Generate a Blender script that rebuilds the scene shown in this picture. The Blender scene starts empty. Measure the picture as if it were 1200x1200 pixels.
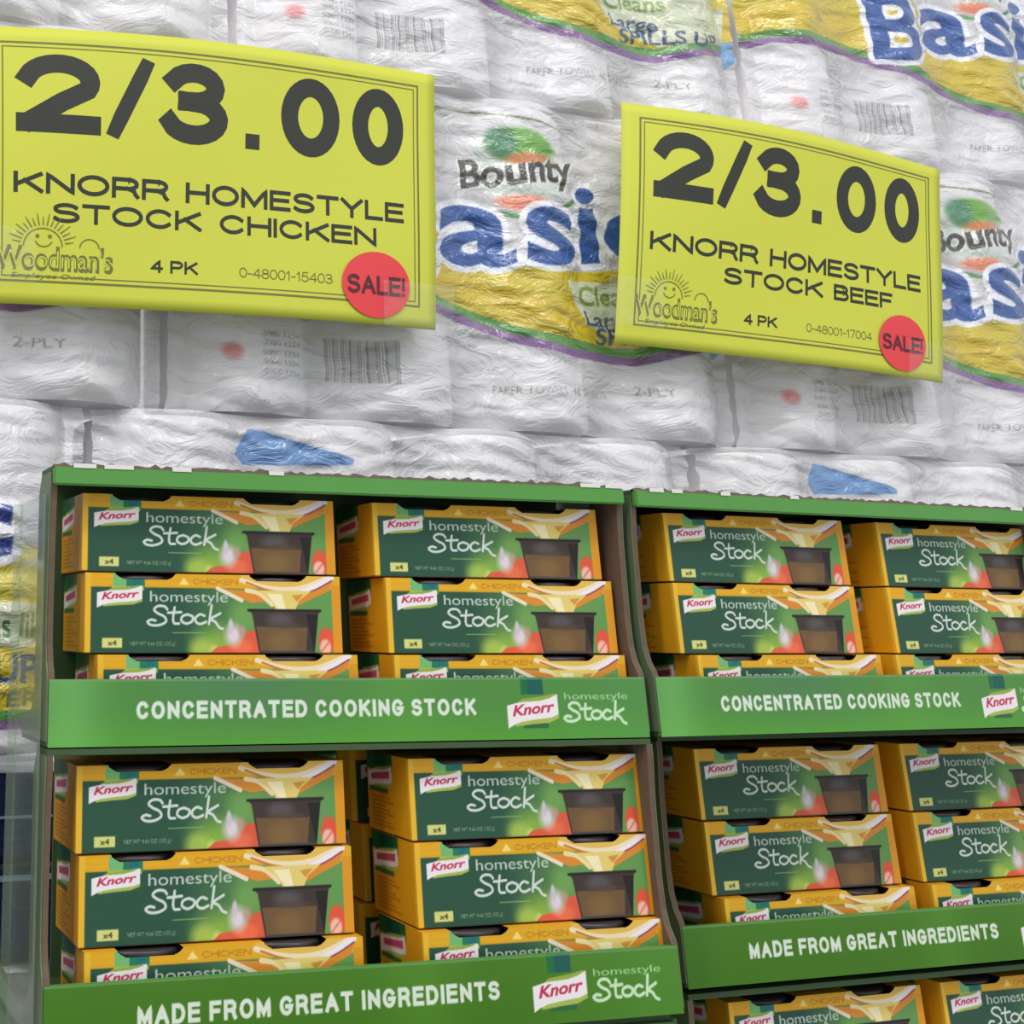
import bpy, bmesh, math, random
import numpy as np
from mathutils import Vector, Matrix

# ------------------------------------------------------------------ camera
S = bpy.context.scene
COL = S.collection
Z0 = 1.30                                   # height of the upper trays' base above the floor
cam_d = bpy.data.cameras.new('camera'); cam = bpy.data.objects.new('camera', cam_d); COL.objects.link(cam)
S.camera = cam
rt = Vector((0.9650351, -0.26204366, 0.00635411)); up = Vector((-0.08395637, -0.28604257, 0.95453181)); fw = Vector((0.24831146, 0.92169017, 0.29804135))
M = Matrix((rt, up, -fw)).transposed().to_4x4(); M.translation = Vector((-0.1348, -0.6321, 0.055 + Z0)); cam.matrix_world = M
cam_d.sensor_width = 36; cam_d.lens = 1489.53 / 1200 * 36
cam_d.shift_x = (600 - 144.762) / 1200; cam_d.shift_y = -(600 - 268.69) / 1200
cam_d.clip_start = 0.02
# ------------------------------------------------------------------ light
W = bpy.data.worlds.new('world'); S.world = W; W.use_nodes = True
W.node_tree.nodes['Background'].inputs[0].default_value = (0.93, 0.97, 1.0, 1); W.node_tree.nodes['Background'].inputs[1].default_value = 0.78
def area(name, loc, aim, sx, sy, power, col=(1, 1, 1)):
    l = bpy.data.lights.new(name, 'AREA'); l.shape = 'RECTANGLE'; l.size = sx; l.size_y = sy; l.energy = power; l.color = col
    o = bpy.data.objects.new(name, l); COL.objects.link(o); o.location = loc
    o.rotation_euler = (Vector(aim) - Vector(loc)).to_track_quat('-Z', 'Y').to_euler(); return o
area('ceiling_light', (0.2, -1.3, Z0 + 2.3), (0.4, 0.2, Z0 + 0.3), 2.4, 0.25, 30, (1.0, 0.98, 0.95))
area('ceiling_light', (1.6, -1.8, Z0 + 2.3), (0.6, 0.2, Z0 + 0.3), 0.25, 2.4, 17, (1.0, 0.98, 0.95))
area('ceiling_light', (-2.0, -1.8, Z0 + 2.3), (0.4, 0.2, Z0), 0.25, 2.4, 40, (1.0, 0.98, 0.95))
V = S.view_settings; V.view_transform = 'Standard'; V.look = 'None'; V.gamma = 1; V.exposure = -0.16; V.use_curve_mapping = False

rng = np.random.default_rng(7); random.seed(7)
# ------------------------------------------------------------------ materials
def lin(c):
    c = np.asarray(c, float) / 255.0
    return np.where(c <= 0.04045, c / 12.92, ((c + 0.055) / 1.055) ** 2.4)
def L4(c): return tuple(lin(c)) + (1.0,)
def mat(name, col, rough=0.5, noise=0.0, nscale=40, bump=0.0, bscale=80, stretch=(1, 1, 1), spec=0.5, coat=0.0, metal=0.0):
    m = bpy.data.materials.new(name); m.use_nodes = True; nt = m.node_tree; b = nt.nodes['Principled BSDF']
    b.inputs['Roughness'].default_value = rough; b.inputs['Specular IOR Level'].default_value = spec
    b.inputs['Coat Weight'].default_value = coat; b.inputs['Coat Roughness'].default_value = 0.15; b.inputs['Metallic'].default_value = metal
    tc = nt.nodes.new('ShaderNodeTexCoord'); mp = nt.nodes.new('ShaderNodeMapping'); mp.inputs['Scale'].default_value = stretch
    nt.links.new(tc.outputs['Object'], mp.inputs[0])
    if col is None:
        a = nt.nodes.new('ShaderNodeAttribute'); a.attribute_name = 'Col'; src = a.outputs['Color']
    else:
        r = nt.nodes.new('ShaderNodeRGB'); r.outputs[0].default_value = L4(col); src = r.outputs[0]
    if noise:
        n = nt.nodes.new('ShaderNodeTexNoise'); n.inputs['Scale'].default_value = nscale; n.inputs['Detail'].default_value = 5
        nt.links.new(mp.outputs[0], n.inputs['Vector'])
        mr = nt.nodes.new('ShaderNodeMapRange'); mr.inputs[3].default_value = 1 - noise; mr.inputs[4].default_value = 1 + noise
        nt.links.new(n.outputs[0], mr.inputs[0])
        mx = nt.nodes.new('ShaderNodeVectorMath'); mx.operation = 'SCALE'
        nt.links.new(src, mx.inputs[0]); nt.links.new(mr.outputs[0], mx.inputs['Scale']); src = mx.outputs[0]
    nt.links.new(src, b.inputs['Base Color'])
    if bump:
        n2 = nt.nodes.new('ShaderNodeTexNoise'); n2.inputs['Scale'].default_value = bscale; n2.inputs['Detail'].default_value = 4
        nt.links.new(mp.outputs[0], n2.inputs['Vector'])
        bp = nt.nodes.new('ShaderNodeBump'); bp.inputs['Strength'].default_value = bump; bp.inputs['Distance'].default_value = 0.002
        nt.links.new(n2.outputs[0], bp.inputs['Height']); nt.links.new(bp.outputs[0], b.inputs['Normal'])
    return m
m_print = mat('printed_card', None, 0.45, noise=0.04, nscale=60, bump=0.04, bscale=120, coat=0.05, spec=0.35)
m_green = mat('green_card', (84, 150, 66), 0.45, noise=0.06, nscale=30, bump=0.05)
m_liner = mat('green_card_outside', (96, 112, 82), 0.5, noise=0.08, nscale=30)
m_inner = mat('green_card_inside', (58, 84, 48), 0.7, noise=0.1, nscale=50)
m_kraft = mat('kraft_card', (104, 84, 68), 0.85, noise=0.15, nscale=60, bump=0.2, bscale=200)
m_torn = mat('torn_card', (96, 82, 72), 0.9, noise=0.3, nscale=150, bump=0.4, bscale=300)
m_paper_edge = mat('torn_white_paper', (225, 222, 216), 0.9)
m_orange = mat('orange_card', (228, 165, 28), 0.45, noise=0.04)
m_tub = mat('dark_tub_plastic', (52, 44, 46), 0.35, noise=0.05)
m_sign = mat('yellow_sign_paper', (202, 206, 66), 0.6, noise=0.02, nscale=14, bump=0.03)
m_ink = mat('sign_ink', (38, 40, 32), 0.55)
m_thin = mat('sign_ink_worn', (112, 112, 52), 0.55)
m_red = mat('red_sticker_paper', (226, 60, 66), 0.5, noise=0.03)
m_redink = mat('sticker_ink', (78, 22, 34), 0.5)
m_roll = mat('paper_towel_roll', (246, 243, 246), 0.9, noise=0.03, nscale=60, bump=0.5, bscale=90)
m_core = mat('cardboard_core', (176, 150, 118), 0.9)
m_navy = mat('navy_wrap', (24, 28, 58), 0.25, noise=0.5, nscale=25, bump=0.6, bscale=30, stretch=(1, 1, 5), coat=0.4)
m_floor = mat('polished_concrete', (150, 146, 140), 0.35, noise=0.08, nscale=3)
m_plinth = mat('plinth_board', (64, 96, 56), 0.6, noise=0.06)

def film_material(name, col_attr, alpha, rough, bump, dist, wr_scale, stretch, tint=(235, 238, 236)):
    m = bpy.data.materials.new(name); m.use_nodes = True; nt = m.node_tree; nt.nodes.clear()
    out = nt.nodes.new('ShaderNodeOutputMaterial'); b = nt.nodes.new('ShaderNodeBsdfPrincipled'); tr = nt.nodes.new('ShaderNodeBsdfTransparent'); mx = nt.nodes.new('ShaderNodeMixShader')
    b.inputs['Roughness'].default_value = rough; b.inputs['Specular IOR Level'].default_value = 0.7
    b.inputs['Coat Weight'].default_value = 1.0; b.inputs['Coat Roughness'].default_value = 0.07
    tc = nt.nodes.new('ShaderNodeTexCoord'); mp = nt.nodes.new('ShaderNodeMapping'); mp.inputs['Scale'].default_value = stretch
    nt.links.new(tc.outputs['Object'], mp.inputs[0])
    w = nt.nodes.new('ShaderNodeTexNoise'); w.inputs['Scale'].default_value = wr_scale; w.inputs['Detail'].default_value = 4; w.inputs['Distortion'].default_value = 1.3; w.inputs['Roughness'].default_value = 0.6
    nt.links.new(mp.outputs[0], w.inputs['Vector'])
    v = nt.nodes.new('ShaderNodeTexWave'); v.wave_type = 'BANDS'; v.bands_direction = 'Z'; v.inputs['Scale'].default_value = wr_scale * 0.33; v.inputs['Distortion'].default_value = 9; v.inputs['Detail'].default_value = 3; v.inputs['Detail Scale'].default_value = 1.4
    nt.links.new(mp.outputs[0], v.inputs['Vector'])
    ad = nt.nodes.new('ShaderNodeMath'); ad.operation = 'MULTIPLY_ADD'; ad.inputs[1].default_value = 0.22
    nt.links.new(v.outputs['Fac'], ad.inputs[0]); nt.links.new(w.outputs[0], ad.inputs[2])
    bp = nt.nodes.new('ShaderNodeBump'); bp.inputs['Strength'].default_value = bump; bp.inputs['Distance'].default_value = dist
    nt.links.new(ad.outputs[0], bp.inputs['Height']); nt.links.new(bp.outputs[0], b.inputs['Normal']); nt.links.new(bp.outputs[0], b.inputs['Coat Normal'])
    if col_attr:
        a = nt.nodes.new('ShaderNodeAttribute'); a.attribute_name = 'Col'
        nt.links.new(a.outputs['Color'], b.inputs['Base Color']); nt.links.new(a.outputs['Alpha'], mx.inputs[0])
    else:
        b.inputs['Base Color'].default_value = L4(tint); mx.inputs[0].default_value = alpha
    nt.links.new(tr.outputs[0], mx.inputs[1]); nt.links.new(b.outputs[0], mx.inputs[2]); nt.links.new(mx.outputs[0], out.inputs[0])
    return m
m_wrap = film_material('printed_film', True, 0, 0.3, 0.8, 0.0075, 24, (1, 1, 2.0))
m_clear = film_material('clear_tape_film', False, 0.08, 0.1, 0.8, 0.004, 60, (1, 1, 1))
m_corner = film_material('clear_corner_guard', False, 0.22, 0.2, 0.1, 0.002, 30, (1, 1, 0.2), tint=(150, 172, 146))

# ------------------------------------------------------------------ text and canvas
_tc = {}
def text_geo(s, bold=0.0, shear=0.0, space=1.0):
    k = (s, bold, shear, space)
    if k in _tc: return _tc[k]
    c = bpy.data.curves.new('t', 'FONT'); c.body = s; c.offset = bold; c.shear = shear; c.space_character = space; c.resolution_u = 6
    o = bpy.data.objects.new('t', c); me = o.to_mesh(); me.calc_loop_triangles()
    v = np.array([x.co[:2] for x in me.vertices]); t = np.array([tuple(x.vertices) for x in me.loop_triangles])
    o.to_mesh_clear(); bpy.data.objects.remove(o); bpy.data.curves.remove(c)
    v = v - v.min(0); v = v / v.max(0)
    _tc[k] = (v, t); return v, t
# a small stroke alphabet for plain sans capitals and digits: skeletons in a unit box, grown to constant stroke width
def _arc(cx, cy, rx, ry, a0, a1, n=12): return [(cx + rx * math.cos(math.radians(a0 + (a1 - a0) * i / n)), cy + ry * math.sin(math.radians(a0 + (a1 - a0) * i / n))) for i in range(n + 1)]
GL = {'A': (.95, [[(0, 0), (.5, 1), (1, 0)], [(.2, .34), (.8, .34)]]), 'B': (.85, [[(0, 0), (0, 1), (.6, 1)] + _arc(.6, .77, .34, .23, 90, -90) + [(0, .54)], [(0, .54), (.64, .54)] + _arc(.64, .27, .36, .27, 90, -90) + [(0, 0)]]),
 'C': (.9, [_arc(.52, .5, .5, .5, 38, 322, 24)]), 'D': (.88, [[(0, 0), (0, 1), (.45, 1)] + _arc(.45, .5, .55, .5, 90, -90, 18) + [(0, 0)]]), 'E': (.78, [[(1, 0), (0, 0), (0, 1), (1, 1)], [(0, .53), (.92, .53)]]),
 'F': (.75, [[(0, 0), (0, 1), (1, 1)], [(0, .5), (.88, .5)]]), 'G': (.95, [_arc(.5, .5, .5, .5, 40, 330, 24) + [(1, .45), (.55, .45)]]), 'H': (.85, [[(0, 0), (0, 1)], [(1, 0), (1, 1)], [(0, .53), (1, .53)]]), 'I': (.0, [[(0, 0), (0, 1)]]),
 'K': (.88, [[(0, 0), (0, 1)], [(.97, 1), (.05, .38)], [(.35, .6), (1, 0)]]), 'L': (.72, [[(0, 1), (0, 0), (1, 0)]]), 'M': (1.0, [[(0, 0), (0, 1), (.5, .1), (1, 1), (1, 0)]]), 'N': (.86, [[(0, 0), (0, 1), (1, 0), (1, 1)]]),
 'O': (1.0, [_arc(.5, .5, .5, .5, 0, 360, 32)]), 'P': (.82, [[(0, 0), (0, 1), (.6, 1)] + _arc(.6, .72, .4, .28, 90, -90) + [(0, .44)]]), 'R': (.86, [[(0, 0), (0, 1), (.62, 1)] + _arc(.62, .73, .35, .27, 90, -90) + [(0, .46)], [(.6, .46), (.85, .34), (.92, .12), (1, 0)]]),
 'S': (.84, [_arc(.5, .755, .46, .245, 25, 255, 14)[:-1] + _arc(.5, .265, .5, .265, 78, -155, 16)]), 'T': (.86, [[(0, 1), (1, 1)], [(.5, 1), (.5, 0)]]), 'U': (.86, [[(0, 1), (0, .4)] + _arc(.5, .38, .5, .38, 180, 360, 16) + [(1, 1)]]), 'Y': (.9, [[(0, 1), (.5, .45), (1, 1)], [(.5, .5), (.5, 0)]]),
 '0': (.72, [_arc(.5, .5, .5, .5, 0, 360, 32)]), '1': (.4, [[(.1, .75), (.7, 1), (.7, 0)]]), '2': (.74, [_arc(.5, .7, .48, .3, 165, -25, 14) + [(.55, .36), (.08, .04)], [(0, 0), (1, 0)]]), '3': (.74, [_arc(.48, .765, .42, .235, 155, -75, 12) + [(.35, .53)], [(.35, .53)] + _arc(.48, .265, .5, .265, 70, -160, 14)]),
 '4': (.76, [[(.75, 0), (.75, 1), (0, .3), (1, .3)]]), '5': (.74, [[(.9, 1), (.2, 1), (.08, .5)] + _arc(.47, .32, .5, .32, 125, -155, 14)]), '8': (.74, [_arc(.5, .765, .42, .235, 0, 360, 20), _arc(.5, .27, .5, .27, 0, 360, 20)]), '7': (.72, [[(0, 1), (1, 1), (.35, 0)]]),
 '/': (.55, [[(0, -.02), (1, 1.02)]]), '.': (.0, [[(0, 0), (0, .001)]]), '!': (.0, [[(0, 1), (0, .36)], [(0, 0), (0, .001)]]), '-': (.4, [[(0, .4), (1, .4)]]), ' ': (.35, [])}
def ribbon(P, wd, V_, T_):
    Q = [P[0]]
    for a, b in zip(P[:-1], P[1:]):
        m = max(1, int(math.hypot(b[0] - a[0], b[1] - a[1]) / .16)); Q += [(a[0] + (b[0] - a[0]) * i / m, a[1] + (b[1] - a[1]) * i / m) for i in range(1, m + 1)]
    P = Q
    closed = abs(P[0][0] - P[-1][0]) + abs(P[0][1] - P[-1][1]) < 1e-6; P = [np.array(p, float) for p in P]; n = len(P); h = wd / 2
    if not closed:
        for a, b in ((0, 1), (-1, -2)):
            d = P[a] - P[b]; P[a] = P[a] + d / (np.linalg.norm(d) + 1e-12) * h
    L_, R_ = [], []
    for i in range(n):
        a = P[i] - P[i - 1] if i else (P[i] - P[-2] if closed else P[1] - P[0]); b = P[i + 1] - P[i] if i < n - 1 else (P[1] - P[0] if closed else P[-1] - P[-2])
        a = a / (np.linalg.norm(a) + 1e-12); b = b / (np.linalg.norm(b) + 1e-12); m = a + b; q = np.linalg.norm(m); m = m / q if q > .1 else a
        k = h / max(.42, abs(m @ a)); nn = np.array((-m[1], m[0])); L_.append(P[i] + nn * k); R_.append(P[i] - nn * k)
    b = len(V_); V_.extend(L_); V_.extend(R_)
    for i in range(n - 1): T_.extend([(b + i, b + n + i, b + n + i + 1), (b + i, b + n + i + 1, b + i + 1)])
def word_geo(st, aspect, wd, gap=None):
    key = ('w', st, round(aspect, 3), wd, gap)
    if key in _tc: return _tc[key]
    gap = wd * .62 if gap is None else gap; ws = [GL[c][0] for c in st]; fixed = sum(wd for c in st if c != ' ') + gap * (len(st) - 1)
    k = (aspect - fixed) / max(1e-6, sum(ws)); V_, T_ = [], []; x = 0
    for c, w in zip(st, ws):
        for p in GL[c][1]:
            w_ = max(k * w, .0); ribbon([(x + wd / 2 + a * w_, wd / 2 + b * (1 - wd)) for a, b in p], wd, V_, T_)
        x += k * w + (wd if c != ' ' else 0) + gap
    v = np.array(V_) / np.array((aspect, 1.0)); v = np.clip(v, (-.02, -.03), (1.02, 1.03)); _tc[key] = (v, np.array(T_)); return _tc[key]
def smooth(pts, n=8):
    P = [np.array(p, float) for p in pts]; P = [2 * P[0] - P[1]] + P + [2 * P[-1] - P[-2]]; out = []
    for i in range(1, len(P) - 2):
        for k in range(n):
            t = k / n; a, b, c, d = P[i - 1:i + 3]
            out.append(0.5 * (2 * b + (c - a) * t + (2 * a - 5 * b + 4 * c - d) * t * t + (-a + 3 * b - 3 * c + d) * t ** 3))
    out.append(P[-2]); return out
class Cv:                                   # a small painter: s to the right 0..1, t upwards 0..1; sRGB colours
    SS = 3
    def __init__(s, w, h, col, alpha=1.0, ss=3):
        s.SS = ss; s.w, s.h = w, h; s.W, s.H = w * ss, h * ss; s.a = np.zeros((s.H, s.W, 4)); s.a[..., :3] = col; s.a[..., 3] = alpha
        X, Y = np.meshgrid((np.arange(s.W) + .5) / s.W, (np.arange(s.H) + .5) / s.H); s.X, s.Y = X, Y; s.asp = h / w
    def put(s, m, col, alpha=1.0):
        m = np.clip(m, 0, 1)[..., None]; c = np.array(list(col) + [alpha], float); s.a = s.a * (1 - m) + c * m
    def poly(s, pts, col, k=1.0, alpha=1.0):
        m = np.zeros((s.H, s.W), bool); n = len(pts)
        for i in range(n):
            x1, y1 = pts[i]; x2, y2 = pts[(i + 1) % n]
            if y1 == y2: continue
            c = (s.Y > y1) != (s.Y > y2); m ^= c & (s.X < (x2 - x1) * (s.Y - y1) / (y2 - y1) + x1)
        s.put(m * k, col, alpha)
    def rect(s, x0, y0, x1, y1, col, k=1.0, alpha=1.0): s.put(((s.X >= x0) & (s.X < x1) & (s.Y >= y0) & (s.Y < y1)) * k, col, alpha)
    def ell(s, cx, cy, rx, ry, col, soft=0.0, k=1.0, rot=0.0, alpha=1.0):
        dx, dy = s.X - cx, (s.Y - cy) * s.asp; c, n = math.cos(rot), math.sin(rot); u = (c * dx + n * dy) / rx; v = (-n * dx + c * dy) / (ry * s.asp); d = np.sqrt(u * u + v * v)
        s.put((np.clip((1 - d) / soft, 0, 1) if soft else (d < 1)) * k, col, alpha)
    def stroke(s, pts, wd, col, sm=True, k=1.0):
        P = smooth(pts) if sm else [np.array(p, float) for p in pts]; m = np.zeros((s.H, s.W), bool)
        for p, q in zip(P[:-1], P[1:]):
            x0 = min(p[0], q[0]) - wd; x1 = max(p[0], q[0]) + wd; y0 = min(p[1], q[1]) - wd / s.asp; y1 = max(p[1], q[1]) + wd / s.asp
            i0, i1, j0, j1 = max(0, int(x0 * s.W)), min(s.W, int(x1 * s.W) + 2), max(0, int(y0 * s.H)), min(s.H, int(y1 * s.H) + 2)
            if i0 >= i1 or j0 >= j1: continue
            px, py = s.X[j0:j1, i0:i1], s.Y[j0:j1, i0:i1] * s.asp; ax, ay = p[0], p[1] * s.asp; bx, by = q[0] - ax, q[1] * s.asp - ay
            t = np.clip(((px - ax) * bx + (py - ay) * by) / (bx * bx + by * by + 1e-12), 0, 1)
            m[j0:j1, i0:i1] |= np.hypot(px - ax - t * bx, py - ay - t * by) < wd / 2
        s.put(m * k, col)
    def tris(s, v, t, col, k=1.0, alpha=1.0):
        m = np.zeros((s.H, s.W), bool)
        for tr in t:
            p = v[tr] * [s.W, s.H]; i0, j0 = np.floor(p.min(0)).astype(int); i1, j1 = np.ceil(p.max(0)).astype(int) + 1
            i0, j0 = max(i0, 0), max(j0, 0); i1, j1 = min(i1, s.W), min(j1, s.H)
            if i0 >= i1 or j0 >= j1: continue
            x, y = np.meshgrid(np.arange(i0, i1) + .5, np.arange(j0, j1) + .5); e = []
            for a in range(3):
                q, r = p[a], p[(a + 1) % 3]; e.append((r[0] - q[0]) * (y - q[1]) - (r[1] - q[1]) * (x - q[0]))
            m[j0:j1, i0:i1] |= ((e[0] >= 0) & (e[1] >= 0) & (e[2] >= 0)) | ((e[0] <= 0) & (e[1] <= 0) & (e[2] <= 0))
        s.put(m * k, col, alpha)
    def text(s, st, x0, y0, x1, y1, col, bold=0.0, shear=0.0, rise=0.0, k=1.0, space=1.0, grow=0.0, alpha=1.0):
        v, t = text_geo(st, bold, shear, space); w = np.empty_like(v)
        w[:, 0] = x0 + v[:, 0] * (x1 - x0); w[:, 1] = y0 + v[:, 1] * (y1 - y0) + rise * v[:, 0]
        s.tris(w, t, col, k, alpha)
    def word(s, st, x0, y0, x1, y1, col, wd=.2, k=1.0, alpha=1.0, rise=0.0, gap=None):
        v, t = word_geo(st, (x1 - x0) / (y1 - y0) / s.asp, wd, gap); w = np.stack([x0 + v[:, 0] * (x1 - x0), y0 + v[:, 1] * (y1 - y0) + rise * v[:, 0]], -1); s.tris(w, t, col, k, alpha)
    def done(s):
        a = s.a.reshape(s.h, s.SS, s.w, s.SS, 4).mean((1, 3)); o = np.empty_like(a); o[..., :3] = lin(a[..., :3]); o[..., 3] = a[..., 3]; return o
def grid_mesh(name, px, pos, drop=None):
    h, w = px.shape[:2]; S_, T_ = np.meshgrid(np.linspace(0, 1, w), np.linspace(0, 1, h)); P = pos(S_, T_).reshape(-1, 3)
    I = np.arange(w * h).reshape(h, w); F = np.stack([I[:-1, :-1], I[:-1, 1:], I[1:, 1:], I[1:, :-1]], -1)
    if drop is not None:
        keep = ~drop((S_[:-1, :-1] + S_[1:, 1:]) / 2, (T_[:-1, :-1] + T_[1:, 1:]) / 2); F = F[keep]
    F = F.reshape(-1, 4); me = bpy.data.meshes.new(name)
    me.vertices.add(len(P)); me.vertices.foreach_set('co', P.astype(np.float32).ravel())
    me.loops.add(len(F) * 4); me.loops.foreach_set('vertex_index', F.astype(np.int32).ravel())
    me.polygons.add(len(F)); me.polygons.foreach_set('loop_start', np.arange(0, len(F) * 4, 4, dtype=np.int32))
    me.update(calc_edges=True)
    c = me.color_attributes.new('Col', 'FLOAT_COLOR', 'POINT'); c.data.foreach_set('color', px.reshape(-1, 4).astype(np.float32).ravel())
    me.polygons.foreach_set('use_smooth', np.ones(len(F), bool)); me.update(); return me

# ------------------------------------------------------------------ object helpers
def link(name, me, m, parent=None, loc=None):
    if m and not me.materials: me.materials.append(m)
    o = bpy.data.objects.new(name, me); COL.objects.link(o)
    if parent: o.parent = parent
    if loc: o.location = loc
    return o
def thing(name, label, cat, loc, rz=0.0, group=None):
    o = bpy.data.objects.new(name, None); COL.objects.link(o); o.empty_display_size = 0.02
    o.location = loc; o.rotation_euler = (0, 0, rz); o['label'] = label; o['category'] = cat
    if group: o['group'] = group
    return o
def boxmesh(name, boxes, bevel=0.0):
    bm = bmesh.new()
    for (x0, y0, z0, x1, y1, z1) in boxes:
        g = bmesh.ops.create_cube(bm, size=1); bmesh.ops.scale(bm, vec=(x1 - x0, y1 - y0, z1 - z0), verts=g['verts'])
        bmesh.ops.translate(bm, vec=((x0 + x1) / 2, (y0 + y1) / 2, (z0 + z1) / 2), verts=g['verts'])
    if bevel: bmesh.ops.bevel(bm, geom=bm.edges[:], offset=bevel, segments=2, affect='EDGES')
    me = bpy.data.meshes.new(name); bm.to_mesh(me); bm.free(); return me
def prism_x(name, yz, x0, x1):              # outline in y-z extruded along x
    n = len(yz); v = [(x0, y, z) for y, z in yz] + [(x1, y, z) for y, z in yz]
    f = [tuple(range(n))[::-1], tuple(range(n, 2 * n))] + [(i, (i + 1) % n, n + (i + 1) % n, n + i) for i in range(n)]
    me = bpy.data.meshes.new(name); me.from_pydata(v, [], f); me.update(); return me
def lathe(name, prof, n=32, smoothf=True):
    v, f = [], []
    for r, z in prof: v += [(r * math.cos(2 * math.pi * i / n), r * math.sin(2 * math.pi * i / n), z) for i in range(n)]
    for k in range(len(prof) - 1):
        f += [(k * n + i, k * n + (i + 1) % n, (k + 1) * n + (i + 1) % n, (k + 1) * n + i) for i in range(n)]
    f += [tuple(range(n))[::-1], tuple(range((len(prof) - 1) * n, len(prof) * n))]
    me = bpy.data.meshes.new(name); me.from_pydata(v, [], f); me.update(); return me
def copy_tree(o, parent=None):
    c = o.copy(); COL.objects.link(c)
    if parent: c.parent = parent
    for ch in list(o.children): copy_tree(ch, c)
    return c

# ------------------------------------------------------------------ shared print pieces
def flag(c, x0, y0, x1, y1, txt=True, dark=False):
    f = lambda p: [(x0 + a * (x1 - x0), y0 + b * (y1 - y0)) for a, b in p]
    c.poly(f([(.14, .06), (.45, .12), (.8, .16), (1.0, .3), (1.0, .5), (.2, .4)]), (168, 186, 84))
    c.poly(f([(.1, .6), (.3, .9), (.7, .98), (.95, 1.06), (1.0, .9)]), (150, 170, 70))
    c.poly(f([(0, 0), (0, .70), (.25, .80), (.65, .84), (.85, .92), (1, 1.05), (1.0, .42), (.85, .32), (.5, .26), (.25, .2), (.1, .1)]), (240, 234, 236))
    if txt: c.text('Knorr', x0 + .1 * (x1 - x0), y0 + .36 * (y1 - y0), x0 + .93 * (x1 - x0), y0 + .70 * (y1 - y0), (196, 44, 84), bold=0.03, shear=0.25, rise=.14 * (y1 - y0))
    else: c.poly(f([(.12, .38), (.12, .62), (.9, .84), (.9, .54)]), (200, 80, 110))
def stock_script(c, x0, y0, x1, y1, wd, col):
    f = lambda p: [(x0 + a * (x1 - x0), y0 + b * (y1 - y0)) for a, b in p]
    for p in ([(.27, .78), (.23, .92), (.14, .93), (.09, .77), (.14, .60), (.23, .44), (.25, .22), (.16, .06), (.05, .06), (.0, .2), (.05, .3), (.11, .26)],
              [(.37, .88), (.35, .45), (.36, .16), (.43, .13)], [(.28, .63), (.46, .66)],
              [(.55, .56), (.48, .48), (.46, .28), (.52, .14), (.60, .22), (.62, .44), (.55, .56)],
              [(.78, .50), (.72, .57), (.66, .42), (.66, .22), (.72, .12), (.80, .22)],
              [(.88, 1.0), (.86, .55), (.84, .12)], [(1.0, .62), (.87, .36), (.93, .22), (.98, -.02), (1.03, -.1)]):
        c.stroke(f(p), wd, col)

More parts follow.
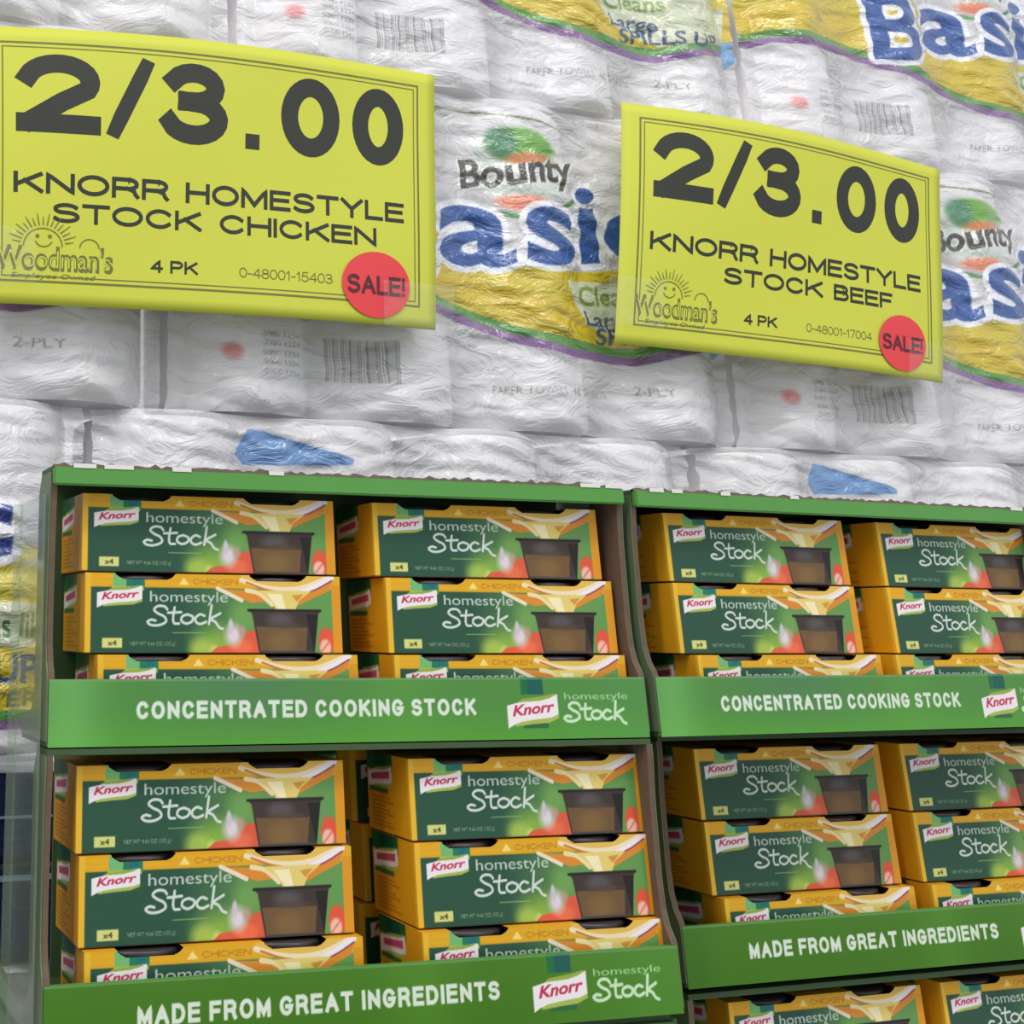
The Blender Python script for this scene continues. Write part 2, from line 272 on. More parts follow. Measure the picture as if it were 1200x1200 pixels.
# ------------------------------------------------------------------ stock pack artwork
BW, BH, BD = 0.1385, 0.0385, 0.048
def front_art():
    c = Cv(372, 104, (226, 168, 26)); X, Y = c.X, c.Y
    for y, k in ((.86, .25), (.93, .2)): c.rect(0, y, 1, y + .03, (238, 186, 50), k)
    c.rect(.022, 0, .962, .82, (40, 82, 62))
    g = np.clip((X - .36) / .3, 0, 1) * ((Y < .82) & (X > .3) & (X < .962)); c.put(g * .85, (116, 164, 84))
    c.ell(.50, .10, .13, .36, (150, 190, 70), .8, .8); c.ell(.44, .05, .06, .2, (176, 200, 84), .6, .8)
    c.ell(.49, .02, .025, .12, (206, 222, 120), .5, .7); c.ell(.60, .45, .07, .3, (120, 170, 84), .7, .7)
    c.ell(.965, .55, .06, .3, (96, 156, 80), .5, .7)
    c.poly([(.47, 0), (.50, .08), (.58, .12), (.62, .28), (.66, .30), (.67, 0)], (222, 92, 62)); c.ell(.60, .08, .05, .13, (236, 116, 78), .5, .8)
    c.ell(.565, .23, .045, .19, (226, 212, 222), .7); c.ell(.555, .34, .012, .12, (206, 196, 206), .4); c.ell(.60, .28, .02, .1, (206, 150, 140), .6, .8)
    c.ell(.935, .16, .035, .19, (226, 88, 58), .2); c.ell(.93, .08, .026, .12, (240, 190, 174), .3); c.stroke([(.915, .03), (.945, .15)], .006, (222, 120, 100))
    # bowl rim, steam and pour
    c.poly(smooth([(.60, .93), (.66, .84), (.74, .80), (.82, .80), (.90, .86), (.975, 1.0)]) + [np.array((.60, 1.0))], (232, 188, 84))
    c.poly([(.50, .82), (.57, .72), (.64, .64), (.70, .66), (.74, .60), (.83, .62), (.88, .70), (.95, .80), (.975, .98), (.9, .84), (.82, .78), (.7, .78)], (222, 140, 46))
    c.stroke([(.505, .82), (.55, .75), (.60, .67)], .014, (240, 224, 196)); c.stroke([(.62, .80), (.67, .76), (.72, .62)], .016, (244, 222, 170))
    c.stroke([(.60, .93), (.68, .85), (.76, .82), (.85, .85), (.965, 1.0)], .017, (244, 226, 190)); c.stroke([(.62, .90), (.70, .81), (.78, .78), (.86, .81), (.955, .93)], .008, (206, 120, 50))
    c.stroke([(.84, .78), (.90, .86), (.965, .98)], .02, (244, 236, 240)); c.stroke([(.865, .78), (.91, .84), (.965, .94)], .006, (160, 66, 84))
    c.poly([(.66, .80), (.88, .80), (.83, .68), (.812, .55), (.735, .55), (.72, .66)], (232, 208, 118)); c.poly([(.70, .76), (.76, .76), (.775, .56), (.745, .56)], (248, 236, 188)); c.poly([(.80, .74), (.85, .76), (.82, .66)], (214, 150, 60))
    # cup
    cup = [(.625, .55), (.64, .50), (.665, .0), (.885, .0), (.905, .50), (.915, .55)]
    c.poly(cup, (62, 50, 44)); c.poly([(.655, .34), (.672, .0), (.85, .0), (.86, .33)], (112, 84, 52)); c.ell(.755, .14, .075, .2, (134, 102, 58), .6, .8)
    c.ell(.75, .43, .07, .12, (92, 88, 92), .6, .8); c.poly([(.855, .5), (.885, .0), (.905, .50)], (34, 26, 26)); c.rect(.622, .53, .918, .565, (36, 32, 32)); c.ell(.77, .36, .09, .05, (84, 70, 56), .5, .8)
    c.rect(.672, 0, .88, .035, (74, 66, 68))
    # band print
    c.rect(.105, .79, .155, 1, (116, 184, 116)); c.rect(.155, .79, .225, 1, (28, 122, 92)); c.rect(.18, .79, .21, 1, (20, 110, 118)); c.rect(.10, .78, .22, .83, (176, 190, 66))
    c.poly([(.355, .86), (.375, .95), (.395, .86)], (248, 222, 130)); c.word('CHICKEN', .41, .865, .585, .94, (186, 124, 20), wd=.16)
    flag(c, .045, .56, .215, .83)
    c.text('homestyle', .245, .60, .545, .775, (196, 208, 200), bold=.0)
    stock_script(c, .235, .335, .515, .605, .0088, (214, 222, 214)); c.rect(.33, .25, .46, .262, (150, 190, 110), .7)
    c.rect(.065, .07, .14, .19, (214, 216, 130)); c.text('x4', .085, .095, .12, .165, (90, 84, 30), bold=.03)
    c.text('NET WT 4.66 OZ (132 g)', .17, .085, .34, .145, (150, 178, 140))
    c.rect(.962, 0, 1, .88, (222, 150, 30)); c.rect(0, 0, .022, 1, (236, 184, 44)); c.rect(0, 0, 1, .012, (40, 50, 36))
    return c.done()
NU = (.2275, .7475)
def notch(s, t):
    m = np.zeros_like(s, bool)
    for u in NU:
        d = np.abs(s - u); m |= (d < .115) & (t > 1 - .075 * np.clip((.115 - d) / .03, 0, 1) ** .6)
    return m
me_front = grid_mesh('front_panel', front_art(), lambda s, t: np.stack([s * BW, np.zeros_like(s), t * BH], -1), notch)
def side_art():
    c = Cv(54, 60, (226, 160, 26)); c.rect(0, .78, .62, 1, (34, 98, 52)); c.rect(.2, .8, .5, 1, (20, 76, 52)); flag(c, .04, .52, .60, .84, False); c.rect(.05, .50, .5, .56, (60, 110, 50))
    for i in range(8):
        y = .08 + i * .05; c.rect(.1, y, .62 - .1 * (i % 3), y + .022, (170, 108, 20), .8)
    c.rect(.3, .46, .45, .5, (224, 130, 60)); c.rect(.95, 0, 1, 1, (240, 190, 60)); c.rect(0, 0, 1, .015, (60, 50, 30)); return c.done()
me_side = grid_mesh('side_panel', side_art(), lambda s, t: np.stack([np.zeros_like(s), BD * (1 - s), t * BH], -1))
def sleeve_mesh():
    v, f = [], []
    def q(*p): b = len(v); v.extend(p); f.append(tuple(range(b, b + len(p))))
    q((0, BD, 0), (BW, BD, 0), (BW, BD, BH), (0, BD, BH)); q((0, 0, 0), (0, BD, 0), (BW, BD, 0), (BW, 0, 0)); q((BW, 0, 0), (BW, BD, 0), (BW, BD, BH), (BW, 0, BH))
    q((0, .016, BH), (BW, .016, BH), (BW, BD, BH), (0, BD, BH))
    xs = [0] + [x for u in NU for x in ((u - .115) * BW, (u + .115) * BW)] + [BW]
    for a, b in ((0, 1), (2, 3), (4, 5)): q((xs[a], 0, BH), (xs[b], 0, BH), (xs[b], .016, BH), (xs[a], .016, BH))
    me = bpy.data.meshes.new('sleeve'); me.from_pydata(v, [], f); me.update(); return me
me_sleeve = sleeve_mesh()
me_tub = lathe('tub', [(.0165, .001), (.0170, .0015), (.0205, .030), (.0225, .0335), (.0232, .034), (.0232, .0362), (.0225, .0374), (.015, .0376)])
for p in me_tub.polygons: p.use_smooth = True
proto = thing('stock_pack', '', 'food box', (0, 0, 0))
link('sleeve', me_sleeve, m_orange, proto); link('front_panel', me_front, m_print, proto); link('side_panel', me_side, m_print, proto)
for u in NU: link('tub', me_tub, m_tub, proto, (u * BW, .0242, 0))
used = [False]
def pack(tray_loc, tray_rz, x, y, z, label, group, rz=0.0):
    o = copy_tree(proto) if used[0] else proto; used[0] = True
    c, s = math.cos(tray_rz), math.sin(tray_rz)
    o.location = (tray_loc[0] + c * x - s * y, tray_loc[1] + s * x + c * y, tray_loc[2] + z); o.rotation_euler = (0, 0, tray_rz + rz)
    o['label'] = label; o['group'] = group; return o

# ------------------------------------------------------------------ display trays
TW, LH = 0.3294, 0.0304
def lip_art(words, low):
    c = Cv(820, 76, (80, 140, 62)); X, Y = c.X, c.Y
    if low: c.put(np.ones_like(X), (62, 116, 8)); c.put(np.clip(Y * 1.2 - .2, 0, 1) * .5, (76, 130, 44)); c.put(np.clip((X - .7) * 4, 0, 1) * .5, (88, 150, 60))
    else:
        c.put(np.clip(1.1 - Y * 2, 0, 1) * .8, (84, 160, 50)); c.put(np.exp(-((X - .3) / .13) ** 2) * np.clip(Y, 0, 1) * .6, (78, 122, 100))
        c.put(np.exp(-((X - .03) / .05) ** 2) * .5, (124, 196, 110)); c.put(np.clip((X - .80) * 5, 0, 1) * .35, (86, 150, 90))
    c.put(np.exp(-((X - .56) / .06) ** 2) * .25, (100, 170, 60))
    c.word(words, .132, .40, .688, .665, (220, 230, 216), wd=.23, gap=.16)
    c.rect(.77, .72, .81, 1, (26, 110, 62)); c.rect(.782, .72, .81, 1, (18, 92, 84)); c.rect(.77, .18, .815, .26, (40, 104, 60))
    flag(c, .743, .18, .835, .70); c.text('homestyle', .848, .60, .965, .74, (168, 214, 160)); stock_script(c, .845, .27, .955, .60, .0045, (204, 232, 196))
    c.rect(0, .96, 1, 1, (120, 160, 110), .6)
    return c.done()
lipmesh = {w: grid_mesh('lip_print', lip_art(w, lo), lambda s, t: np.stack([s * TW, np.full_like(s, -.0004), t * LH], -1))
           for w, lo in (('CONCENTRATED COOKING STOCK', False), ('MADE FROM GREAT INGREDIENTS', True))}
def make_tray(label, loc, rz, words, depth, tall, H=0.1285, flange=True, group='green display trays of stock packs'):
    t = thing('display_tray', label, 'display tray', loc, rz, group); T = .0028
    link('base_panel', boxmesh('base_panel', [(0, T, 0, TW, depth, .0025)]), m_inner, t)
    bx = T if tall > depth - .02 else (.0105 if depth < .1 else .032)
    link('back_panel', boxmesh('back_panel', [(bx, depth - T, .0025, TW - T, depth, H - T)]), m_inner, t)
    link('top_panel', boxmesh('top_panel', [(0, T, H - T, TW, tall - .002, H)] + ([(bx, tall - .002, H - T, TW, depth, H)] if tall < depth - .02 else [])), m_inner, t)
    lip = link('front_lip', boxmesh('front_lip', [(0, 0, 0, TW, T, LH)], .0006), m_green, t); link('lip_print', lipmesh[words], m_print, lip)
    sh = [(T, .0025), (0, .0025), (0, LH), (.001, LH + .003), (.004, LH + .008), (.006, LH + .016), (.0065, LH + .03), (.005, H - .03), (.0028, H - .008), (.0028, H - T)]
    # tall wall in front, low wall behind it
    if tall < depth - .02: sh = sh[1:] + [(tall - .006, H - T), (tall, H - .012), (tall, .022), (tall + .01, .012), (depth - T, .012), (depth - T, .0025)]
    else: sh = sh[1:] + [(depth - T, H - T), (depth - T, .0025)]
    a = link('side_wall', prism_x('side_wall', sh, 0, T), m_kraft, t); b = link('side_wall', prism_x('side_wall', sh, TW - T, TW), m_kraft, t)
    for o_, x in ((a, -.0005), (b, TW + .0005)): link('outer_liner', prism_x('outer_liner', sh, x - .0003, x + .0003), m_liner, o_)
    if flange:
        bm = boxmesh('front_flange', [(.0, -.0012, H - .0095, TW, T, H - .0005)], .0008); link('front_flange', bm, m_green, t)
        n = 110; v, f = [], []; r = random.Random(int(loc[0] * 1000) + 3)
        for i in range(n + 1):
            x = TW * i / n; h = .0004 + .0016 * r.random() * (1 if r.random() > .2 else 1.6); v += [(x, 0.0, H - .0008), (x, .0018, H + h), (x, .004, H - .0008)]
        for i in range(n):
            b_ = 3 * i; f += [(b_, b_ + 3, b_ + 4, b_ + 1), (b_ + 1, b_ + 4, b_ + 5, b_ + 2)]
        me = bpy.data.meshes.new('torn_edge'); me.from_pydata(v, [], f); me.update(); te = link('torn_edge', me, m_torn, t); te['label'] = 'ragged brown torn card edge'
        wp = []
        for x0 in (.01, .026, .062, .115, TW - .028, TW - .012):
            w = .006 + .012 * r.random(); wp.append((x0, -.0016, H - .001, x0 + w, -.0013, H + .0012))
        for w_ in wp: link('torn_paper', boxmesh('torn_paper', [w_]), m_paper_edge, t)['label'] = 'white fleck of torn facing paper'
    return t
PL = 0.1292
UL = (0, 0, Z0); LLt = (0, -.0033, Z0 - PL); UR = (.3368, 0.0, Z0); LR = (.3697, .0451, Z0 - PL - .003); R3 = (.372, .046, Z0 - 2 * PL - .006)
rUR, rLR = math.radians(5.2), math.radians(2.26)
make_tray('upper left green tray reading CONCENTRATED COOKING STOCK in full', UL, 0, 'CONCENTRATED COOKING STOCK', .0645, .031, H=.1320)
make_tray('lower left green tray reading MADE FROM GREAT INGREDIENTS, cut by the bottom edge', LLt, 0, 'MADE FROM GREAT INGREDIENTS', .135, .031, flange=False)
make_tray('upper right green tray with smaller CONCENTRATED COOKING STOCK lip, cut by the right edge', UR, rUR, 'CONCENTRATED COOKING STOCK', .16, .16, H=.1310)
make_tray('lower right green tray reading MADE FROM GREAT INGREDIENTS, under the upper right tray', LR, rLR, 'MADE FROM GREAT INGREDIENTS', .16, .16, flange=False)
make_tray('lowest green tray at the bottom right, only its top packs in view', R3, rLR, 'CONCENTRATED COOKING STOCK', .16, .16, flange=False)
zs = (.0815, .0422, .0030); lv = ('top', 'middle', 'bottom')
rows = [('upper left tray', UL, 0, [[(.0183, 0), (.0199, .2), (.0255, 0)], [(.1798, -.3), (.1848, 0), (.1850, 0)]]),
        ('lower left tray', LLt, 0, [[(.0166, .3), (.0181, 0), (.0200, 0)], [(.1910, .3), (.1912, .2), (.1905, .2)]]),
        ('upper right tray', UR, rUR, [[(.0301, 0), (.0301, 0), (.0370, 0)], [(.1785 + .0187, 0), (.1967 - .001, 0), (.188, 0)]]),
        ('lower right tray', LR, rLR, [[(.0326, 0), (.0327, 0), (.036, 0)], [(.188, 0), (.188, 0), (.1885, 0)]]),
        ('lowest right tray', R3, rLR, [[(.034, 0), (.034, 0), (.034, 0)], [(.188, 0), (.188, 0), (.188, 0)]])]
for tn, loc, rz, cols in rows:
    for ci, colm in enumerate(cols):
        for li, (x, yaw) in enumerate(colm):
            y = (.0125, .011, .006)[li]
            pack(loc, rz, x, y, zs[li], '%s stock pack of the %s stack in the %s' % (lv[li], ('left', 'right')[ci], tn), 'stock packs in the ' + tn, math.radians(yaw))
pack(LLt, 0, .1905, .081, .0815, 'shaded stock pack set behind the top pack, in the gap of the lower left tray', 'back row packs of the lower left tray')
pack(LLt, 0, .1945, .0765, .0422, 'shaded stock pack set behind the middle pack, in the gap of the lower left tray', 'back row packs of the lower left tray')
pack(LLt, 0, .1900, .0765, .0030, 'stock pack behind the bottom pack of the lower left tray', 'back row packs of the lower left tray')
# clear corner guard down the left edge of the trays
g = link('corner_guard', boxmesh('corner_guard', [(-.0040, .004, -.46, -.0028, .064, .118), (-.0075, .064, -.46, -.0028, .0652, .118)]), m_corner, None, (0, 0, Z0))
g['label'] = 'clear plastic corner guard standing down the left side of the trays'; g['category'] = 'corner guard'

# ------------------------------------------------------------------ paper towel packs
PW, RR = 0.553, 0.0682
WA = math.atan(.08)
def wrap_y(s, t, H):
    x = s * PW; n = 4; p = PW / n; d = np.abs((x % p) - p / 2); y = RR - np.sqrt(np.maximum(RR ** 2 - np.minimum(d, RR) ** 2, 0))
    inner = (x > p / 2) & (x < PW - p / 2); y = np.where(inner, .012 * (1 - np.exp(-y / .012)), np.minimum(y, .024))
    e = np.minimum(t, 1 - t) * H; y = y + .007 * np.exp(-(e / .006) ** 1.3)
    y = y + .0012 * np.sin(x * 55 + 9 * t) * np.sin(t * 21 + 4 * s) + .0009 * np.sin(x * 130 + 30 * t + 3 * np.sin(20 * t)) + .0007 * np.sin(t * 90 + 7 * np.sin(9 * s))
    return y
FA = .55
CV_S = [0, .05, .235, .385, .43, .51, .57, .66, .79, 1.0]; CV_T = [.385, .40, .405, .35, .335, .30, .272, .247, .24, .33]
def wrap_art(H, row3=False):
    c = Cv(480, 262, (246, 244, 248), FA, ss=2); X, Y = c.X, c.Y
    if row3: lo = np.full_like(X, .115); hi = .56 + 0 * X
    else: lo = np.interp(X, CV_S, CV_T); hi = np.interp(X, [0, .2, .4, .5, .58, .66, 1], [.75, .78, .66, .60, .47, .47, .56])
    c.put((Y > lo - .030) & (Y < lo - .004), (132, 96, 150), .95)
    c.put((Y > lo - .004) & (Y < lo + .024), (88, 146, 70), .97)
    c.put((Y > lo + .022) & (Y < hi), (206, 184, 46), .97)
    c.put((Y > lo + .05) & (Y < lo + .12) , (214, 186, 48), .97) if not row3 else None
    k = 1.0
    # words: Basic
    def basic(dx, dy, sc):
        P = lambda x: dx + (x - .30) * sc
        gl = [('B', .30, .38, .43, .64), ('a', .44, .455, .575, .64), ('s', .592, .477, .692, .655), ('i', .705, .507, .748, .745), ('c', .76, .525, .86, .68)]
        for col, gr in (((236, 236, 244), .011), ((38, 84, 158), 0)):
            for ch, x0, y0, x1, y1 in gl:
                for ox, oy in ([(0, 0)] if not gr else [(gr * math.cos(a), 1.7 * gr * math.sin(a)) for a in np.linspace(0, 6.28, 13)[:-1]]):
                    yy0 = dy + (y0 - .315) * sc; yy1 = dy + (y1 - .315) * sc
                    c.text(ch, P(x0) + ox, yy0 + oy, P(x1) + ox, yy1 + oy, col, bold=.022, rise=.012, alpha=.98)
    if not row3:
        # green patch with claims
        c.poly([(.665, .445), (.99, .49), (.97, .335), (.80, .27), (.70, .32)], (214, 222, 206), .9, .95)
        c.text('Cleans', .69, .375, .82, .435, (128, 158, 84), rise=.02, bold=.02, alpha=.98); c.text('Large', .70, .305, .80, .365, (70, 90, 124), rise=.0, bold=.02, alpha=.98)
        c.text('SPILLS UP', .72, .265, .93, .315, (60, 80, 120), rise=.03, bold=.02, alpha=.98)
        c.poly([(.95, .28), (.97, .36), (1.0, .37), (1.0, .30), (.975, .262)], (120, 166, 214), 1, .98)
        # maker's mark
        c.ell(.60, .775, .095, .13, (214, 226, 214), .15, .8, alpha=.9); c.ell(.60, .845, .072, .065, (110, 168, 66), .25, 1, alpha=.97); c.ell(.565, .85, .035, .06, (70, 130, 110), .4, .8, alpha=.97); c.ell(.62, .80, .06, .03, (222, 130, 80), .4, .9, alpha=.97)
        c.ell(.60, .665, .062, .03, (226, 120, 84), .35, .9, alpha=.97); c.stroke([(.53, .64), (.59, .62), (.65, .645), (.70, .70)], .008, (90, 150, 84))
        for ox in (-.004, .004): c.text('Bounty', .49 + ox, .665, .70 + ox, .785, (236, 236, 236), bold=.03, rise=.06, alpha=.97)
        c.text('Bounty', .49, .665, .70, .785, (62, 62, 54), bold=.03, rise=.06, alpha=.98)
        basic(.30, .315, 1.0)
        c.stroke([(.30, .90), (.42, .93), (.55, .94), (.66, .92), (.74, .88)], .004, (136, 142, 112))
    else:
        c.ell(.9, .50, .1, .1, (214, 200, 90), .3, .9, alpha=.97)
        for gr, col in ((.012, (236, 236, 244)), (0, (44, 66, 140))):
            for ox, oy in ([(0, 0)] if not gr else [(gr * math.cos(a), 2.2 * gr * math.sin(a)) for a in np.linspace(0, 6.28, 9)[:-1]]): 
                c.text('Basic', .36 + ox, .52 + oy, .895 + ox, .74 + oy, col, bold=.04, rise=.02, alpha=.98)
        c.rect(.80, .30, .965, .42, (206, 214, 200), .9, .95); c.text('Cleans like', .805, .325, .955, .395, (70, 110, 60), bold=.02, alpha=.98)
        c.text('SPILLS UP', .73, .205, .935, .285, (66, 76, 120), bold=.03, alpha=.98); c.text('FASTER', .80, .145, .94, .185, (90, 104, 70), bold=.02, alpha=.98)
        c.poly([(.195, .87), (.22, .955), (.245, .95), (.375, .87), (.37, .85), (.21, .84)], (104, 146, 200), 1, .98)
    # bar code, small print, red mark
    b = 0.0 if not row3 else -.05
    if not row3:
        for i in range(26):
            x = .235 + i * .0045; c.rect(x, .10, x + .002 + .0015 * ((i * 7) % 3 == 0), .215, (110, 108, 112), .75, .9)
        for i in range(5): c.text('0080 1234', .13, .10 + i * .025, .19, .115 + i * .025, (120, 120, 120), alpha=.9)
        c.ell(.085, .155, .02, .03, (214, 110, 110), .5, .8, alpha=.9)
        c.text('PAPER TOWELS  46 SHEETS', .52, .10, .73, .122, (130, 130, 128), alpha=.85, rise=.01); c.text('2-PLY', .78, .125, .85, .15, (130, 130, 128), alpha=.85); c.text('ABSORBENT', .30, .955, .42, .97, (130, 130, 128), alpha=.85)
    return c.done()
def wrap_mesh(H, art): return grid_mesh('printed_wrap', art, lambda s, t: np.stack([s * PW, wrap_y(s, t, H), t * H], -1))
def roll_mesh(H):
    r = RR - .002; return lathe('paper_roll', [(.02, .004), (r - .006, .004), (r - .001, .008), (r, .014), (r, H - .014), (r - .001, H - .008), (r - .006, H - .004), (.02, H - .004)], 40)
def sheath_mesh(H):                          # the clear film round the sides, the back and over the top
    b = 2 * RR + .004; v = [(0, .05, 0), (0, b, 0), (PW, b, 0), (PW, .05, 0), (0, .05, H), (0, b, H), (PW, b, H), (PW, .05, H), (.01, .014, H), (PW - .01, .014, H), (.01, .014, 0), (PW - .01, .014, 0)]
    me = bpy.data.meshes.new('film_sides'); me.from_pydata(v, [], [(0, 1, 5, 4), (1, 2, 6, 5), (2, 3, 7, 6), (4, 5, 6, 7), (4, 7, 9, 8)]); me.update(); return me
def towel_pack(label, X, z, H, meshes):
    y = .257 + .08 * X
    t = thing('paper_towel_pack', label, 'paper towels', (X, y, Z0 + z), WA, 'shrink-wrapped paper towel packs')
    link('printed_wrap', meshes[0], m_wrap, t); link('film_sides', meshes[2], m_clear, t)
    for i in range(4):
        r = link('paper_roll', meshes[1], m_roll, t, ((i + .5) * PW / 4, RR + .0035, 0))
    return t
H1, H3 = 0.300, 0.243
zM = .2125
a1 = wrap_art(H1); a3 = wrap_art(H3, True)
M1 = (wrap_mesh(H1, a1), roll_mesh(H1), sheath_mesh(H1)); M3 = (wrap_mesh(H3, a3), roll_mesh(H3), sheath_mesh(H3))
for me in (M1[1], M3[1]):
    for p in me.polygons: p.use_smooth = len(p.vertices) == 4
nm = ('left', 'middle', 'right')
X1 = (-.405, .152, .709); X2 = (-.342, .217, .778); X3 = (-.466, .092, .655)
L1 = ('white paper towel pack behind the larger yellow sign at the left edge', 'paper towel pack between the two yellow signs, its blue word half covered', 'paper towel pack right of the smaller yellow sign')
L2 = ('uppermost paper towel pack at the top left corner', 'uppermost paper towel pack above the gap between the signs, yellow swoosh and blue drop', 'uppermost paper towel pack at the top right with large blue word')
L3 = ('paper towel pack showing its yellow band left of the trays', 'white paper towel pack directly above the upper left tray', 'white paper towel pack directly above the upper right tray')
for i in range(3):
    towel_pack(L1[i], X1[i], zM, H1, M1); towel_pack(L2[i], X2[i], zM + H1 + .0015, H1, M1); towel_pack(L3[i], X3[i], zM - H3 - .0015, H3, M3)
zb = zM - H3 - .008
def bundle(label, X):
    H = .112; t = thing('navy_bundle', label, 'wrapped bundle', (X, .257 + .08 * X, Z0 + zb - H), WA, 'navy bundles under the towel packs')
    link('wrapped_block', boxmesh('wrapped_block', [(0, .004, 0, PW, .13, .054), (0, .004, .057, PW, .13, H)], .006), m_navy, t)
    link('grey_band', boxmesh('grey_band', [(-.0005, .0025, .048, PW + .0005, .006, .051), (-.0005, .0025, .085, PW + .0005, .006, .0865)]), mat('band_grey', (110, 120, 140), .3), t)
for X, lb in ((-.466, 'dark navy wrapped bundle at the lower left edge'), (.092, 'navy wrapped bundle behind the lower left tray'), (.655, 'navy wrapped bundle behind the lower right tray')): bundle(lb, X)
for X, lb in ((-.466, 'lowest white paper towel pack in the bottom left corner'), (.092, 'lowest paper towel pack behind the left plinth'), (.655, 'lowest paper towel pack behind the right plinth')):
    towel_pack(lb, X, zb - .112 - H1 - .002, H1, M1)

# ------------------------------------------------------------------ yellow price signs
def sign(label, C, bulge, product, boxes, nr):
    C = [np.array(c) + np.array((0, 0, Z0)) for c in C]; org = C[3].copy(); TLc, TRc, BRc, BLc = C
    n = np.cross(TRc - TLc, BLc - TLc); n = n / np.linalg.norm(n)
    if n[1] > 0: n = -n
    def Sf(u, v, off=0.0):
        u = np.asarray(u, float)[..., None]; v = np.asarray(v, float)[..., None]
        p = (1 - v) * ((1 - u) * TLc + u * TRc) + v * ((1 - u) * BLc + u * BRc)
        b = bulge * np.sin(np.pi * np.clip(u, 0, 1)) ** .9 + .003 * np.sin(3.1 * v + 5 * u)
        return p + n * (b + off) - org
    t = thing('price_sign', label, 'price sign', tuple(org), 0, 'yellow price signs')
    def surf(name, V2, F, m, off, parent):
        P = Sf(V2[:, 0], V2[:, 1], off); me = bpy.data.meshes.new(name); me.from_pydata([tuple(p) for p in P], [], [tuple(int(i) for i in f) for f in F]); me.update(); return link(name, me, m, parent)
    def gridv(u0, v0, u1, v1, nu, nv):
        U, V_ = np.meshgrid(np.linspace(u0, u1, nu + 1), np.linspace(v0, v1, nv + 1)); V2 = np.stack([U.ravel(), V_.ravel()], -1); I = np.arange((nu + 1) * (nv + 1)).reshape(nv + 1, nu + 1)
        return V2, np.stack([I[:-1, :-1], I[1:, :-1], I[1:, 1:], I[:-1, 1:]], -1).reshape(-1, 4)
    V2, F = gridv(0, 0, 1, 1, 40, 24); p = surf('paper', V2, F, m_sign, 0, t)
    for q in p.data.polygons: q.use_smooth = True
    sol = p.modifiers.new('thickness', 'SOLIDIFY'); sol.thickness = .0003; sol.offset = 1 if False else 0
    # frame
    vs, fs = [], []
    def line(u0, v0, u1, v1):
        A, Bf = gridv(u0, v0, u1, v1, 40 if u1 - u0 > .1 else 1, 20 if v1 - v0 > .1 else 1); k = sum(len(x) for x in vs); vs.append(A); fs.append(Bf + k)
    for d, w in ((0.0, .0045), (.0115, .0025)):
        a, b, c, e = .045 + d, .055 + d * 1.6, .957 - d, .925 - d * 1.6; h = w * 1.7
        line(a, b, c, b + h); line(a, e - h, c, e); line(a, b, a + w, e); line(c - w, b, c, e)
    surf('frame_line', np.concatenate(vs), np.concatenate(fs), m_thin, .0003, t)
    def word(parent, name, items, m, off=.00035):
        vs, fs = [], []; k = 0
        for s_, u0, v0, u1, v1, bold, sh in items:
            v, f = word_geo(s_, (u1 - u0) * .41 / ((v1 - v0) * .222), -bold) if bold < 0 and sh == 0 else text_geo(s_, bold, sh)
            w = np.stack([u0 + v[:, 0] * (u1 - u0), v1 + v[:, 1] * (v0 - v1)], -1); vs.append(w); fs.append(f + k); k += len(v)
        return surf(name, np.concatenate(vs), np.concatenate(fs), m, off, parent)
    B_ = -.235
    word(t, 'price_lettering', [('2', .082, .10, .244, .395, B_, 0), ('/', .256, .10, .348, .395, -.19, 0), ('3', .361, .095, .507, .40, B_, 0), ('.', .544, .335, .584, .395, -.96, 0), ('0', .623, .095, .760, .40, B_, 0), ('0', .791, .095, .918, .40, B_, 0)], m_ink)
    for s_, u0, v0, u1, v1 in (('KNORR', .078, .54, .383, .615), ('HOMESTYLE', .418, .54, .917, .615), ('STOCK', boxes[0][0], .645, boxes[0][1], .715), (product, boxes[1][0], .645, boxes[1][1], .715), ('4 PK', .348, .825, .445, .87)):
        word(t, 'product_lettering', [(s_, u0, v0, u1, v1, -.2, 0)], m_ink)
    word(t, 'code_lettering', [(nr, .533, .832, .742, .868, -.11, 0)], m_thin)
    # store mark: sun over bubbly lettering
    items = [('Woodman\'s', .045, .795, .272, .885, .03, 0), ('Employee Owned', .075, .893, .238, .915, .01, .2)]
    word(t, 'store_mark', items, m_thin)
    hv = [('Woodman\'s', .052, .812, .266, .873, -.012, .001)]; word(t, 'store_mark_fill', hv, m_sign, .0005)
    vs, fs, k = [], [], 0
    for i in range(17):                      # rays
        a = math.radians(10 + i * 10); ca, sa = math.cos(a), math.sin(a); r0, r1 = .043, .060 + .008 * (i % 2)
        q = np.array([(.135 + ca * r - sa * w, .80 - 1.7 * (sa * r + ca * w)) for r, w in ((r0, -.0012), (r1, -.0006), (r1, .0006), (r0, .0012))]); vs.append(q); fs.append((0 + k, 1 + k, 2 + k, 3 + k)); k += 4
    def ring(cu, cv, ru, a0, a1, w, nseg=16):
        nonlocal k
        for i in range(nseg):
            p0, p1 = a0 + (a1 - a0) * i / nseg, a0 + (a1 - a0) * (i + 1) / nseg
            q = np.array([(cu + r * math.cos(x), cv - 1.7 * r * math.sin(x)) for r, x in ((ru, p0), (ru + w, p0), (ru + w, p1), (ru, p1))]); vs.append(q); fs.append((k, k + 1, k + 2, k + 3)); k += 4
    ring(.135, .80, .036, 0, math.pi, .002); ring(.124, .765, 0, 0, 6.2832, .004, 8); ring(.148, .765, 0, 0, 6.2832, .004, 8); ring(.136, .772, .016, math.radians(200), math.radians(340), .002, 8); ring(.225, .80, .018, 0, math.pi, .002, 10)
    surf('sun_mark', np.concatenate(vs), fs, m_thin, .0006, t)
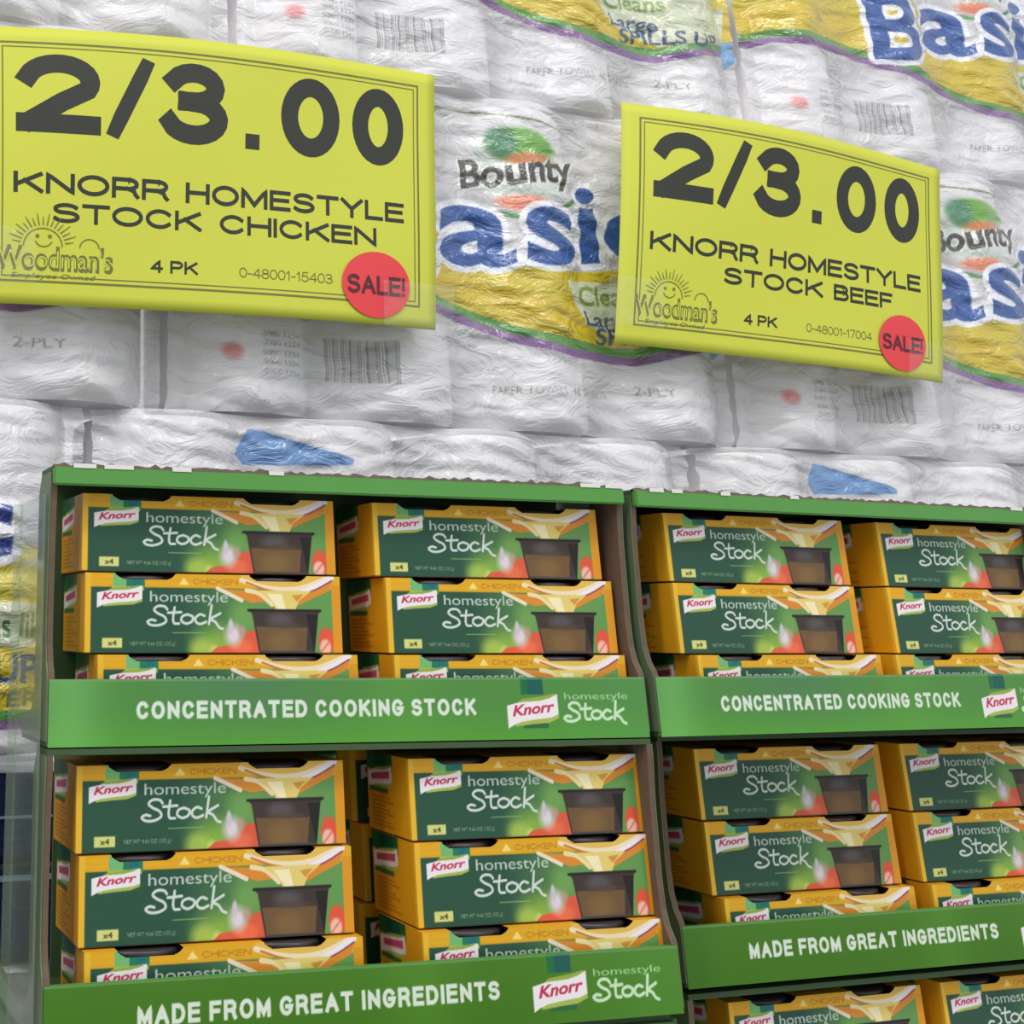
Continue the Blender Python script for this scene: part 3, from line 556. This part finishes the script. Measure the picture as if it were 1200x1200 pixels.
    st = []; n_ = 40; V2 = np.array([(.846, .857)] + [(.846 + .083 * math.cos(2 * math.pi * i / n_), .857 + .121 * math.sin(2 * math.pi * i / n_)) for i in range(n_)])
    sp = surf('sale_sticker', V2, [(0, i + 1, (i + 1) % n_ + 1) for i in range(n_)], m_red, .0014, t); sp['label'] = 'round red sticker reading SALE!'
    word(sp, 'sticker_lettering', [('SALE!', .775, .825, .915, .893, -.17, 0)], m_redink, .0019)
    # glossy clear tape over the corners
    tp = [(.86, .84, 1.04, 1.0), (-.03, .74, .12, .93)]
    for a, b, c, d in tp:
        V2, F = gridv(a, b, c, d, 12, 10); tpo = surf('clear_tape', V2, F, m_clear, .0032, t)
        for q in tpo.data.polygons: q.use_smooth = True
    return t
def uw(X, dz): return (X, .2405 + .08 * X, dz)
sign('larger yellow price sign with 2/3.00 above the word CHICKEN, at the left', [(-.0212, .2388, .4871), (.3875, .2715, .5121), (.3674, .2699, .2835), (-.012, .2395, .2731)], .015, 'CHICKEN', [(.152, .452), (.490, .848)], '0-48001-15403')
sign('smaller yellow price sign with 2/3.00 above the word BEEF, at the right', [(.5836, .2872, .5153), (.9787, .3188, .5018), (.9191, .3140, .2782), (.5458, .2842, .2879)], .013, 'BEEF', [(.285, .585), (.620, .815)], '0-48001-17004')

# ------------------------------------------------------------------ plinths and floor
fl = link('floor', boxmesh('floor', [(-2, -2.5, -.05, 3, 1.5, 0)]), m_floor); fl['kind'] = 'structure'
def plinth(name, x0, y0, x1, y1, z1, rz, org, lab):
    o = link(name, boxmesh(name, [(x0, y0, 0, x1, y1, z1)], .004), m_plinth, None, (org[0], org[1], 0)); o.rotation_euler = (0, 0, rz); o['label'] = lab; o['category'] = 'plinth'
plinth('display_plinth', 0, .002, TW, .16, Z0 - PL, 0, LLt, 'plain green card plinth under the lower left tray')
plinth('display_plinth', 0, .002, TW, .16, Z0 - 2 * PL - .006, rLR, R3, 'plain green card plinth under the lowest right tray')
pz = Z0 + zb - .112 - H1 - .002
o = link('steel_rack', boxmesh('steel_rack', [(-.5, 0, pz - .04, 1.12, .14, pz)] + [(x, 0, 0, x + .05, .14, pz - .04) for x in (-.5, .3, 1.07)]), mat('rack_steel', (120, 124, 130), .4, metal=.6), None, (0, .262, 0)); o.rotation_euler = (0, 0, WA)
o['label'] = 'grey steel rack carrying the paper towel packs'; o['category'] = 'rack'
